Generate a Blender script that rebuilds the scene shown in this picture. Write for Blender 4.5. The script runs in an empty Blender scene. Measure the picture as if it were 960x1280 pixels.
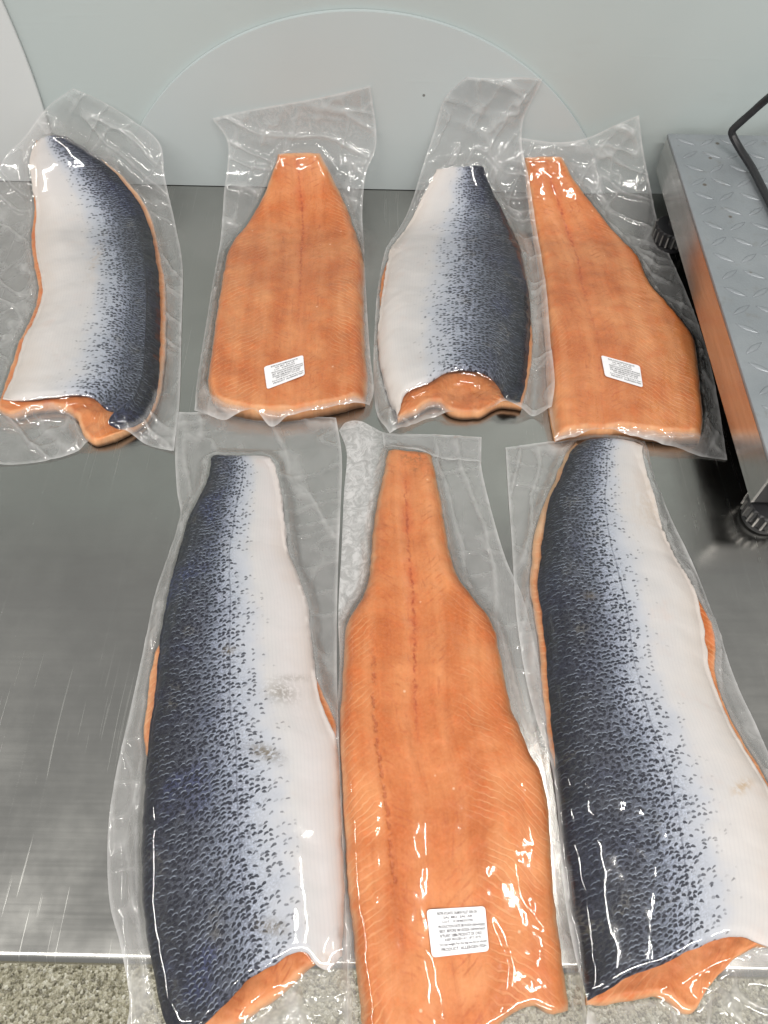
import bpy, math, random
import numpy as np
from math import radians, sin, cos, pi

random.seed(7)
rng = np.random.default_rng(7)
scene = bpy.context.scene
COL = scene.collection

# ------------------------------------------------------------------ camera
CAM_H, PITCH, ROLL, FPX = 0.62, radians(57.5), radians(1.2), 960.0
FWD = np.array([0, cos(PITCH), -sin(PITCH)])
_r = np.array([1.0, 0, 0]); _u = np.array([0, sin(PITCH), cos(PITCH)])
RGT = _r * cos(ROLL) + _u * sin(ROLL)
UPV = -_r * sin(ROLL) + _u * cos(ROLL)
CPOS = np.array([0, 0, CAM_H])
from mathutils import Matrix, Vector
cam_d = bpy.data.cameras.new('camera')
cam = bpy.data.objects.new('camera', cam_d); COL.objects.link(cam)
cam_d.sensor_fit = 'VERTICAL'; cam_d.sensor_height = 36.0; cam_d.lens = 36.0 * FPX / 1280.0
cam_d.clip_start = 0.02; cam_d.clip_end = 60
M = Matrix.Identity(4)
for i in range(3):
    M[i][0] = RGT[i]; M[i][1] = UPV[i]; M[i][2] = -FWD[i]; M[i][3] = CPOS[i]
cam.matrix_world = M
scene.camera = cam

# ------------------------------------------------------------------ light
world = bpy.data.worlds.new('World'); scene.world = world; world.use_nodes = True
bg = world.node_tree.nodes['Background']
bg.inputs[0].default_value = (1.0, 1.0, 0.98, 1); bg.inputs[1].default_value = 0.42

def tube_lamp(loc, sx, sy, power):
    l = bpy.data.lights.new('ceiling_tube_light', 'AREA'); l.shape = 'RECTANGLE'
    l.size = sx; l.size_y = sy; l.energy = power; l.color = (1.0, 0.97, 0.92)
    o = bpy.data.objects.new('ceiling_tube_light', l); COL.objects.link(o); o.location = loc
    return o
tube_lamp((0.85, -0.55, 1.9), 1.2, 0.09, 30)
tube_lamp((-1.1, -0.75, 1.9), 1.2, 0.09, 30)
tube_lamp((0.0, -1.6, 1.9), 1.2, 0.09, 20)
tube_lamp((-2.15, -0.15, 1.9), 0.09, 1.2, 24)
tube_lamp((0.56, 0.22, 1.9), 0.05, 0.4, 5)  # small extra lamp, added for the glints on the front middle bag

scene.view_settings.view_transform = 'Standard'
scene.view_settings.look = 'None'
scene.view_settings.exposure = 0.0
scene.view_settings.gamma = 1.0
scene.view_settings.use_curve_mapping = False
scene.cycles.use_denoising = True
scene.cycles.use_adaptive_sampling = True; scene.cycles.adaptive_threshold = .025
scene.cycles.max_bounces = 7
scene.cycles.transparent_max_bounces = 24
scene.cycles.sample_clamp_indirect = 6
scene.cycles.caustics_reflective = False

# ------------------------------------------------------------------ helpers
def link(name, me, mat=None, parent=None):
    o = bpy.data.objects.new(name, me); COL.objects.link(o)
    if mat is not None:
        me.materials.clear(); me.materials.append(mat)
    if parent is not None: o.parent = parent
    return o
def empty(name, loc=(0, 0, 0)):
    o = bpy.data.objects.new(name, None); COL.objects.link(o); o.location = loc; o.empty_display_size = .05
    return o
def tag(o, label=None, cat=None, group=None, kind=None):
    if label: o['label'] = label
    if cat: o['category'] = cat
    if group: o['group'] = group
    if kind: o['kind'] = kind
    return o
def mesh_np(name, V, Q, smooth=True):
    me = bpy.data.meshes.new(name)
    V = np.asarray(V, np.float32); Q = np.asarray(Q, np.int32); k = Q.shape[1]
    me.vertices.add(len(V)); me.vertices.foreach_set('co', V.ravel())
    me.loops.add(Q.size); me.loops.foreach_set('vertex_index', Q.ravel())
    me.polygons.add(len(Q))
    me.polygons.foreach_set('loop_start', np.arange(0, Q.size, k, dtype=np.int32))
    me.polygons.foreach_set('use_smooth', np.full(len(Q), smooth))
    me.update(); me.validate()
    return me
def attr(me, name, data, vec=False):
    a = me.attributes.new(name, 'FLOAT_VECTOR' if vec else 'FLOAT', 'POINT')
    a.data.foreach_set('vector' if vec else 'value', np.asarray(data, np.float32).ravel())
def grid_faces(n, m, off=0, flip=False):
    i, j = np.meshgrid(np.arange(n - 1), np.arange(m - 1), indexing='ij')
    a = (i * m + j + off).ravel(); b = a + 1; c = a + m + 1; d = a + m
    return np.stack([a, d, c, b] if not flip else [a, b, c, d], 1)
import bmesh
def bm_obj(name, bm, mat, parent=None, smooth=False):
    me = bpy.data.meshes.new(name); bm.to_mesh(me); bm.free()
    if smooth:
        for p in me.polygons: p.use_smooth = True
    return link(name, me, mat, parent)
def bm_box(bm, x0, x1, y0, y1, z0, z1, bevel=0, seg=2):
    r = bmesh.ops.create_cube(bm, size=1)
    vs = r['verts']
    for v in vs:
        v.co = Vector((x0 + (v.co.x + .5) * (x1 - x0), y0 + (v.co.y + .5) * (y1 - y0), z0 + (v.co.z + .5) * (z1 - z0)))
    if bevel:
        es = list({e for v in vs for e in v.link_edges})
        bmesh.ops.bevel(bm, geom=es, offset=bevel, segments=seg, affect='EDGES', profile=.5)

# smooth value noise on arrays (for real wrinkle geometry)
def vnoise(x, y, seed=0):
    r = np.random.default_rng(seed); T = r.random((64, 64))
    xi = np.floor(x).astype(int); yi = np.floor(y).astype(int); fx = x - xi; fy = y - yi
    fx = fx * fx * fx * (fx * (fx * 6 - 15) + 10); fy = fy * fy * fy * (fy * (fy * 6 - 15) + 10)
    g = lambda a, b: T[a % 64, b % 64]
    return ((g(xi, yi) * (1 - fx) + g(xi + 1, yi) * fx) * (1 - fy) + (g(xi, yi + 1) * (1 - fx) + g(xi + 1, yi + 1) * fx) * fy) * 2 - 1
def fbm(x, y, seed=0, o=3):
    s = 0; a = 1; t = 0
    for k in range(o):
        s = s + a * vnoise(x * 2 ** k + 13 * k, y * 2 ** k + 7 * k, seed + k); t += a; a *= .5
    return s / t
def ridged(x, y, seed=0):
    return 1 - np.abs(fbm(x, y, seed, 2)) * 2.2

# ------------------------------------------------------------------ the working sheet: table plane bending up into the wall
def pix_on_z(x, y, z=0.0):
    d = FWD + RGT * (x - 480) / FPX - UPV * (y - 640) / FPX
    return CPOS + d * ((z - CAM_H) / d[2])
def pix_on_y(x, y, Y):
    d = FWD + RGT * (x - 480) / FPX - UPV * (y - 640) / FPX
    return CPOS + d * (Y / d[1])
WALL_Y = float((pix_on_z(210, 228)[1] + pix_on_z(530, 236)[1]) / 2)
FRONT_Y = float(pix_on_z(80, 1205)[1])
BOARD_T = 0.005
BACK_Y = WALL_Y - BOARD_T - .0015      # the packs lean on the boards
BR = 0.12                             # bend radius of a pack where it meets the wall
S0 = BACK_Y - BR; S1 = S0 + BR * pi / 2
def sheet(x, s, h):
    x = np.asarray(x, float); s = np.asarray(s, float); h = np.asarray(h, float)
    th = np.clip((s - S0) / BR, 0, pi / 2)
    y = np.where(s <= S0, s, S0 + BR * np.sin(th)); z = np.where(s <= S0, 0, BR * (1 - np.cos(th)))
    z = z + np.where(s > S1, s - S1, 0)
    return np.stack([x, y - np.sin(th) * h, z + np.cos(th) * h], -1)
_ss = np.linspace(-.4, 1.6, 8001)
def pix_sheet(px, py, h=0.004):
    """image trace -> (x, s) on the sheet at height h above it"""
    d = FWD + RGT * (px - 480) / FPX - UPV * (py - 640) / FPX
    P = sheet(np.zeros_like(_ss), _ss, np.full_like(_ss, h))
    g = (P[:, 1] - CPOS[1]) * d[2] - (P[:, 2] - CPOS[2]) * d[1]
    k = np.where(g[:-1] * g[1:] <= 0)[0]
    k = k[0]; t = g[k] / (g[k] - g[k + 1]); s = _ss[k] + t * (_ss[k + 1] - _ss[k])
    p = sheet(0, s, h); dist = (p[1] - CPOS[1]) / d[1] if abs(d[1]) > .05 else (p[2] - CPOS[2]) / d[2]
    return (d[0] * dist + CPOS[0], s)
def trace(pts, h):
    return np.array([pix_sheet(a, b, h) for a, b in pts])
def resample(P, n, smooth=True):
    P = np.asarray(P, float)
    # centripetal Catmull-Rom through the traced points
    if smooth and len(P) > 2:
        E = np.vstack([2 * P[0] - P[1], P, 2 * P[-1] - P[-2]]); out = []
        for i in range(1, len(E) - 2):
            p0, p1, p2, p3 = E[i - 1:i + 3]
            t = np.linspace(0, 1, 14, endpoint=False)[:, None]
            l = np.linalg.norm
            a, b, c = [max(l(q - p), 1e-6) ** .5 for p, q in ((p0, p1), (p1, p2), (p2, p3))]
            m1 = (p2 - p1) + b * ((p1 - p0) / a - (p2 - p0) / (a + b))
            m2 = (p2 - p1) + b * ((p3 - p2) / c - (p3 - p1) / (b + c))
            out.append((2 * t**3 - 3 * t**2 + 1) * p1 + (t**3 - 2 * t**2 + t) * m1 + (-2 * t**3 + 3 * t**2) * p2 + (t**3 - t**2) * m2)
        P = np.vstack(out + [E[-2][None]])
    L = np.r_[0, np.cumsum(np.linalg.norm(np.diff(P, axis=0), axis=1))]
    q = np.linspace(0, L[-1], n)
    return np.stack([np.interp(q, L, P[:, 0]), np.interp(q, L, P[:, 1])], 1)
def coons(left, right, top, bot, n, m, h):
    L = resample(trace(left, h), n); R = resample(trace(right, h), n)
    T = resample(trace(top, h), m); B = resample(trace(bot, h), m)
    T[0] = L[0]; T[-1] = R[0]; B[0] = L[-1]; B[-1] = R[-1]
    u = np.linspace(0, 1, m)[None, :, None]; v = np.linspace(0, 1, n)[:, None, None]
    X = (1 - u) * L[:, None] + u * R[:, None] + (1 - v) * T[None] + v * B[None]
    X -= (1 - u) * (1 - v) * T[0] + u * (1 - v) * T[-1] + (1 - u) * v * B[0] + u * v * B[-1]
    return X   # (n, m, 2)

# raster of what already lies on the sheet, 2 mm cells
RES = 0.002; RX0, RS0 = -.75, -.25; NX, NS = 750, 760
def rast_idx(X): 
    return (np.clip(((X[..., 1] - RS0) / RES).astype(int), 0, NS - 1), np.clip(((X[..., 0] - RX0) / RES).astype(int), 0, NX - 1))
def sample(G, X):
    a = np.clip((X[..., 1] - RS0) / RES, 0, NS - 2); b = np.clip((X[..., 0] - RX0) / RES, 0, NX - 2)
    i = a.astype(int); j = b.astype(int); fa = a - i; fb = b - j
    return (G[i, j] * (1 - fb) + G[i, j + 1] * fb) * (1 - fa) + (G[i + 1, j] * (1 - fb) + G[i + 1, j + 1] * fb) * fa
def blur(G, k=2):
    for _ in range(k):
        G = (G + np.roll(G, 1, 0) + np.roll(G, -1, 0)) / 3
        G = (G + np.roll(G, 1, 1) + np.roll(G, -1, 1)) / 3
    return G
def tent(G, slope, it):
    """lower envelope of a film pulled down from what it covers"""
    G = G.copy(); st = slope * RES
    for _ in range(it):
        for ax in (0, 1):
            for sh in (1, -1): G = np.maximum(G, np.roll(G, sh, ax) - st)
        for sx in (1, -1):
            for sy in (1, -1): G = np.maximum(G, np.roll(np.roll(G, sx, 0), sy, 1) - st * 1.414)
    return G

# ------------------------------------------------------------------ node helper
class N:
    def __init__(s, name):
        s.m = bpy.data.materials.new(name); s.m.use_nodes = True; s.t = s.m.node_tree; s.t.nodes.clear()
        s.out = s.t.nodes.new('ShaderNodeOutputMaterial')
    def n(s, typ, **kw):
        nd = s.t.nodes.new('ShaderNode' + typ)
        for k, v in kw.items(): setattr(nd, k, v)
        return nd
    def set(s, sock, v):
        if hasattr(v, 'is_output'): s.t.links.new(v, sock)
        else:
            if isinstance(v, (tuple, list)) and len(v) == 3 and sock.type == 'RGBA': v = (*v, 1)
            sock.default_value = v
    def math(s, op, a, b=None, c=None, clamp=False):
        nd = s.n('Math', operation=op, use_clamp=clamp)
        s.set(nd.inputs[0], a)
        if b is not None: s.set(nd.inputs[1], b)
        if c is not None: s.set(nd.inputs[2], c)
        return nd.outputs[0]
    def vmath(s, op, a, b=None, scale=None):
        nd = s.n('VectorMath', operation=op); s.set(nd.inputs[0], a)
        if b is not None: s.set(nd.inputs[1], b)
        if scale is not None: s.set(nd.inputs['Scale'], scale)
        return nd.outputs[0]
    def attr(s, name): return s.n('Attribute', attribute_name=name)
    def fac(s, name): return s.attr(name).outputs['Fac']
    def vec(s, name): return s.attr(name).outputs['Vector']
    def obj(s): return s.n('TexCoord').outputs['Object']
    def geo(s): return s.n('NewGeometry').outputs['Position']
    def noise(s, v, scale, detail=2, rough=.5, dist=0, out=0):
        nd = s.n('TexNoise'); s.set(nd.inputs['Vector'], v); nd.inputs['Scale'].default_value = scale
        nd.inputs['Detail'].default_value = detail; nd.inputs['Roughness'].default_value = rough; nd.inputs['Distortion'].default_value = dist
        return nd.outputs[out]
    def vor(s, v, scale, feature='F1', rnd=1.0, dim='3D'):
        nd = s.n('TexVoronoi', feature=feature, voronoi_dimensions=dim); s.set(nd.inputs['Vector'], v)
        nd.inputs['Scale'].default_value = scale; nd.inputs['Randomness'].default_value = rnd
        return nd
    def map(s, v, a, b, c=0.0, d=1.0, smooth=True):
        nd = s.n('MapRange', interpolation_type='SMOOTHSTEP' if smooth else 'LINEAR'); s.set(nd.inputs[0], v)
        for k, x in zip((1, 2, 3, 4), (a, b, c, d)): s.set(nd.inputs[k], x)
        return nd.outputs[0]
    def ramp(s, v, stops):
        nd = s.n('ValToRGB'); s.set(nd.inputs[0], v); cr = nd.color_ramp
        while len(cr.elements) < len(stops): cr.elements.new(1)
        for e, (p, c) in zip(cr.elements, stops):
            e.position = p; e.color = (*c, 1) if len(c) == 3 else c
        return nd.outputs[0]
    def mix(s, f, a, b, typ='MIX'):
        nd = s.n('Mix', data_type='RGBA', blend_type=typ); s.set(nd.inputs[0], f); s.set(nd.inputs[6], a); s.set(nd.inputs[7], b)
        return nd.outputs[2]
    def mapping(s, v, scale=(1, 1, 1), rot=(0, 0, 0), loc=(0, 0, 0)):
        nd = s.n('Mapping'); s.set(nd.inputs[0], v); nd.inputs['Scale'].default_value = scale
        nd.inputs['Rotation'].default_value = rot; nd.inputs['Location'].default_value = loc
        return nd.outputs[0]
    def sep(s, v): nd = s.n('SeparateXYZ'); s.set(nd.inputs[0], v); return nd.outputs
    def comb(s, x, y, z=0.0):
        nd = s.n('CombineXYZ')
        for k, q in enumerate((x, y, z)): s.set(nd.inputs[k], q)
        return nd.outputs[0]
    def bump(s, h, strength=.3, dist=.001, normal=None):
        nd = s.n('Bump'); s.set(nd.inputs['Height'], h); nd.inputs['Strength'].default_value = strength; nd.inputs['Distance'].default_value = dist
        if normal is not None: s.set(nd.inputs['Normal'], normal)
        return nd.outputs[0]
    def prin(s, **kw):
        nd = s.n('BsdfPrincipled')
        for k, v in kw.items(): s.set(nd.inputs[k.replace('_', ' ')], v)
        s.t.links.new(nd.outputs[0], s.out.inputs[0]); return nd

# ------------------------------------------------------------------ materials
def mat_wall(name, base, rough=.38):
    m = N(name); g = m.geo()
    n1 = m.noise(g, 3.0, 3, .55); n2 = m.noise(g, 40, 3, .6)
    c = m.mix(m.map(n1, .3, .7), tuple(x * .95 for x in base), tuple(min(1, x * 1.03) for x in base))
    # scattered specks and wiped smears with shapes of their own
    sp = m.vor(g, 26); sm = m.math('LESS_THAN', sp.outputs['Distance'], .045)
    sel = m.math('GREATER_THAN', m.sep(sp.outputs['Color'])[0], .8)
    c = m.mix(m.math('MULTIPLY', m.math('MULTIPLY', sm, sel), .75), c, (.08, .075, .065))
    smear = m.map(m.noise(m.mapping(g, (2.5, 1, 9), (0, .15, 0)), 3, 4, .65), .58, .78)
    c = m.mix(m.math('MULTIPLY', smear, .16), c, (.36, .37, .34))
    scr = m.noise(m.mapping(g, (6, 1, 160), (0, .25, 0)), 1.6, 2, .5)
    h = m.math('ADD', m.math('MULTIPLY', n2, .25), m.map(scr, .62, .75, 0, .35))
    m.prin(Base_Color=c, Roughness=m.map(n1, .3, .7, rough - .06, rough + .1), Normal=m.bump(h, .12, .0008))
    return m.m
M_WALL = mat_wall('wall_cladding', (.465, .52, .515))
M_BOARD = mat_wall('board_plastic', (.50, .55, .555), .34)
M_SHEET = mat_wall('sheet_plastic', (.62, .64, .64), .4)

def mat_steel(name, base=(.405, .40, .38), rough=.215, scratch=True):
    m = N(name); g = m.geo()
    brush = m.noise(m.mapping(g, (5, 260, 260)), 1.0, 3, .6)
    cloud = m.noise(g, 3.2, 4, .6); cloud2 = m.noise(g, 14, 4, .65)
    c = m.mix(m.map(cloud, .3, .72), tuple(x * .88 for x in base), tuple(x * 1.07 for x in base))
    c = m.mix(m.map(cloud2, .5, .8, 0, .16), c, (.40, .40, .37))
    r = m.math('ADD', m.map(cloud2, .3, .7, rough - .035, rough + .05), m.map(brush, .3, .7, -.012, .012))
    h = m.math('MULTIPLY', brush, .06)
    if scratch:
        allm = None
        for i, (rot, dens, ln, w) in enumerate(((.55, .715, 2.2, 420), (-.42, .725, 2.6, 460), (.12, .715, 3.0, 420), (1.15, .74, 2.0, 520), (-.85, .74, 2.4, 480), (.33, .72, 5, 700), (-.15, .72, 5, 760))):
            v = m.mapping(g, (w, ln, 1), (0, 0, rot), (i * 3.1, i * 1.7, 0))
            wob = m.noise(g, 9, 1, .5)
            v = m.vmath('ADD', v, m.comb(m.math('MULTIPLY', wob, 3.0), 0.0, 0.0))
            s = m.map(m.noise(v, 1.0, 1, .4), dens + .01, dens + .05)
            allm = s if allm is None else m.math('MAXIMUM', allm, s)
        patch = m.map(m.noise(g, 4.5, 2, .5), .38, .62, .15, 1)
        allm = m.math('MULTIPLY', allm, patch)
        c = m.mix(m.math('MULTIPLY', allm, .30), c, (.66, .66, .63))
        r = m.math('ADD', r, m.math('MULTIPLY', allm, .08))
        h = m.math('SUBTRACT', h, m.math('MULTIPLY', allm, .5))
    m.prin(Base_Color=c, Metallic=1.0, Roughness=r, Normal=m.bump(h, .10, .0004))
    return m.m
M_STEEL = mat_steel('brushed_steel')
M_SCALE_SIDE = None

def mat_floor():
    m = N('speckled_floor'); g = m.geo()
    v = m.vor(g, 190); v2 = m.vor(g, 330)
    c = m.ramp(m.sep(v.outputs['Color'])[0], [(0, (.05, .042, .025)), (.2, (.16, .145, .09)), (.5, (.36, .335, .235)), (.85, (.50, .47, .36)), (1, (.72, .70, .60))])
    c2 = m.ramp(m.sep(v2.outputs['Color'])[1], [(0, (.05, .044, .028)), (.5, (.32, .30, .21)), (1, (.60, .57, .46))])
    c = m.mix(.4, c, c2)
    h = m.math('ADD', m.math('MULTIPLY', v.outputs['Distance'], 1.0), m.math('MULTIPLY', v2.outputs['Distance'], .5))
    m.prin(Base_Color=c, Roughness=.13, Normal=m.bump(h, .7, .003))
    return m.m

def mat_film():
    m = N('vacuum_film'); met = m.vec('met'); g = m.geo()
    milk = m.fac('milk'); cov = m.fac('cover')
    cr = m.noise(g, 50, 3, .55, .8); cr2 = m.noise(g, 330, 2, .5)
    mk = m.math('MULTIPLY', milk, m.map(cr, .25, .75, .80, 1.2), clamp=True)
    frost = m.math('MULTIPLY', m.fac('frost'), m.map(m.noise(g, 85, 5, .7, 1.5), .38, .64, .55, 1.0))
    mk = m.math('MAXIMUM', mk, frost)
    hb = m.math('MULTIPLY', m.math('ADD', cr, m.math('MULTIPLY', cr2, .12)), m.map(cov, 0, 1, 1.0, .35))
    nrm = m.bump(hb, .25, .0012)
    tr = m.n('BsdfTransparent'); tr.inputs[0].default_value = (.985, .985, .985, 1)
    df = m.n('BsdfDiffuse'); df.inputs[0].default_value = (.90, .89, .89, 1)
    tl = m.n('BsdfTranslucent'); tl.inputs[0].default_value = (.90, .89, .89, 1)
    md = m.n('MixShader'); md.inputs[0].default_value = .45
    m.t.links.new(df.outputs[0], md.inputs[1]); m.t.links.new(tl.outputs[0], md.inputs[2])
    m1 = m.n('MixShader'); m.set(m1.inputs[0], mk); m.t.links.new(tr.outputs[0], m1.inputs[1]); m.t.links.new(md.outputs[0], m1.inputs[2])
    gl = m.n('BsdfGlossy'); gl.inputs[0].default_value = (1, 1, 1, 1); m.set(gl.inputs['Roughness'], .07); m.set(gl.inputs['Normal'], nrm)
    fr = m.n('Fresnel'); fr.inputs[0].default_value = 1.5; m.set(fr.inputs['Normal'], nrm)
    m2 = m.n('MixShader'); m.set(m2.inputs[0], m.math('MINIMUM', fr.outputs[0], .34))
    m.t.links.new(m1.outputs[0], m2.inputs[1]); m.t.links.new(gl.outputs[0], m2.inputs[2])
    m.t.links.new(m2.outputs[0], m.out.inputs[0])
    return m.m
M_FILM = mat_film()

def mat_flesh():
    m = N('salmon_flesh'); met = m.vec('met'); x, y, z = m.sep(met)
    ctr = m.fac('centre'); edge = m.fac('edge'); redm = m.fac('red')
    big = m.noise(met, 16, 3, .55); mid = m.noise(met, 60, 3, .6); fine = m.noise(met, 420, 3, .6)
    c = m.mix(m.map(big, .34, .66), (.54, .138, .030), (.71, .265, .095))
    c = m.mix(m.map(mid, .45, .72, 0, .5), c, (.66, .145, .028))
    # muscle segments: chevron seams of pale fat, strongest towards the flanks
    ax = m.math('ABSOLUTE', ctr)
    ph = m.math('SUBTRACT', y, m.math('MULTIPLY', ax, .85))
    ph = m.math('ADD', ph, m.math('MULTIPLY', m.math('SUBTRACT', m.noise(met, 26, 3, .6), .5), .020))
    seam = m.math('SINE', m.math('MULTIPLY', ph, 2 * pi / .0062))
    seam = m.map(seam, .45, 1.0)
    flank = m.math('MULTIPLY', m.map(ax, .022, .05), m.map(m.noise(met, 24, 3, .6), .36, .66, .1, 1))
    c = m.mix(m.math('MULTIPLY', m.math('MULTIPLY', seam, flank), .44), c, (.84, .44, .21))
    bw = m.math('ADD', ctr, m.math('MULTIPLY', m.math('SUBTRACT', m.noise(m.mapping(met, (9, 7, 1)), 1.0, 2, .5), .5), .03))
    band = m.math('SINE', m.math('MULTIPLY', bw, 2 * pi / .030))
    c = m.mix(m.map(band, .2, 1, 0, .22), c, (.50, .115, .024))
    c = m.mix(m.map(band, -.3, -1, 0, .20), c, (.78, .34, .145))
    dsk = m.noise(m.mapping(met, (260, 42, 1), (0, 0, .35)), 1.0, 3, .6)
    c = m.mix(m.math('MULTIPLY', m.map(dsk, .58, .72), m.map(ax, .048, .014, 0, .42)), c, (.42, .085, .022))
    # feathery rib marks on either side of the mid line
    rb = m.math('SINE', m.math('MULTIPLY', m.math('ADD', ph, m.math('MULTIPLY', ax, 1.5)), 2 * pi / .0075))
    zone = m.math('MULTIPLY', m.map(ax, .006, .012), m.map(ax, .034, .020))
    rbm = m.math('MULTIPLY', m.math('MULTIPLY', m.map(rb, .35, 1), zone), m.map(m.noise(met, 75, 3, .6), .45, .68))
    c = m.mix(m.math('MULTIPLY', rbm, .6), c, (.46, .085, .022))
    mot = m.math('MULTIPLY', m.map(m.noise(met, 120, 4, .7, .6), .56, .72), m.map(ax, .040, .012))
    c = m.mix(m.math('MULTIPLY', mot, .5), c, (.44, .085, .024))
    # paler band down the middle and dark red mid line
    c = m.mix(m.math('MULTIPLY', m.map(ax, .030, .004), .22), c, (.78, .29, .11))
    wob = m.math('MULTIPLY', m.math('SUBTRACT', m.noise(met, 130, 3, .65), .5), .006)
    dl = m.math('ABSOLUTE', m.math('ADD', ctr, wob))
    line = m.math('MULTIPLY', m.map(dl, .0022, .0002), m.map(m.noise(met, 190, 3, .65), .42, .60, .10, 1))
    halo = m.math('MULTIPLY', m.map(dl, .009, .0), m.map(m.noise(met, 45, 2, .5), .35, .65))
    c = m.mix(m.math('MULTIPLY', halo, m.math('MULTIPLY', redm, .6)), c, (.54, .085, .018))
    c = m.mix(m.math('MULTIPLY', line, m.math('MULTIPLY', redm, .8)), c, (.36, .045, .012))
    # a shallow split running along the loin
    g2 = m.math('ABSOLUTE', m.math('ADD', m.fac('split'), m.math('MULTIPLY', wob, 1.3)))
    spl = m.math('MULTIPLY', m.map(g2, .0022, .0003), m.fac('splitmask'))
    spl = m.math('MULTIPLY', spl, m.map(m.noise(met, 110, 2, .6), .40, .55))
    c = m.mix(m.math('MULTIPLY', spl, .6), c, (.34, .06, .015))
    # pale fat rim, yellowish dorsal edge
    rim = m.math('ADD', edge, m.math('MULTIPLY', m.math('SUBTRACT', mid, .5), .010))
    c = m.mix(m.map(rim, .006, .0003, 0, .5), c, (.80, .52, .30))
    gn = m.noise(met, 240, 4, .7)
    c = m.mix(1.0, c, m.ramp(gn, [(.28, (.92, .89, .86)), (.5, (1, 1, 1)), (.74, (1.05, 1.08, 1.11))]), 'MULTIPLY')
    st2 = m.noise(m.mapping(met, (150, 16, 1)), 1.0, 4, .65)
    c = m.mix(1.0, c, m.ramp(st2, [(.30, (.92, .88, .85)), (.5, (1, 1, 1)), (.72, (1.05, 1.08, 1.10))]), 'MULTIPLY')
    crm = m.math('MULTIPLY', m.fac('cream'), m.map(m.noise(met, 40, 3, .6), .35, .6, .45, 1))
    c = m.mix(crm, c, (.66, .47, .30))
    # tail smudge and stray specks
    c = m.mix(m.math('MULTIPLY', m.fac('smudge'), m.map(m.noise(met, 170, 3, .65), .42, .62)), c, (.09, .055, .025))
    sp = m.vor(met, 75); s = m.math('MULTIPLY', m.map(sp.outputs['Distance'], .11, .05), m.math('GREATER_THAN', m.sep(sp.outputs['Color'])[1], .82))
    c = m.mix(m.math('MULTIPLY', s, .6), c, (.93, .62, .42))
    c = m.mix(m.map(fine, .35, .75, 0, .14), c, (.84, .40, .17))
    h = m.math('ADD', m.math('MULTIPLY', fine, .2), m.math('SUBTRACT', m.math('MULTIPLY', mid, 1.6), m.math('MULTIPLY', m.math('ADD', m.math('MULTIPLY', seam, flank), m.math('MULTIPLY', spl, 3)), .5)))
    nd = m.prin(Base_Color=c, Roughness=.45, Normal=m.bump(h, .38, .0012), Specular_IOR_Level=.25)
    return m.m
M_FLESH = mat_flesh()

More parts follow.
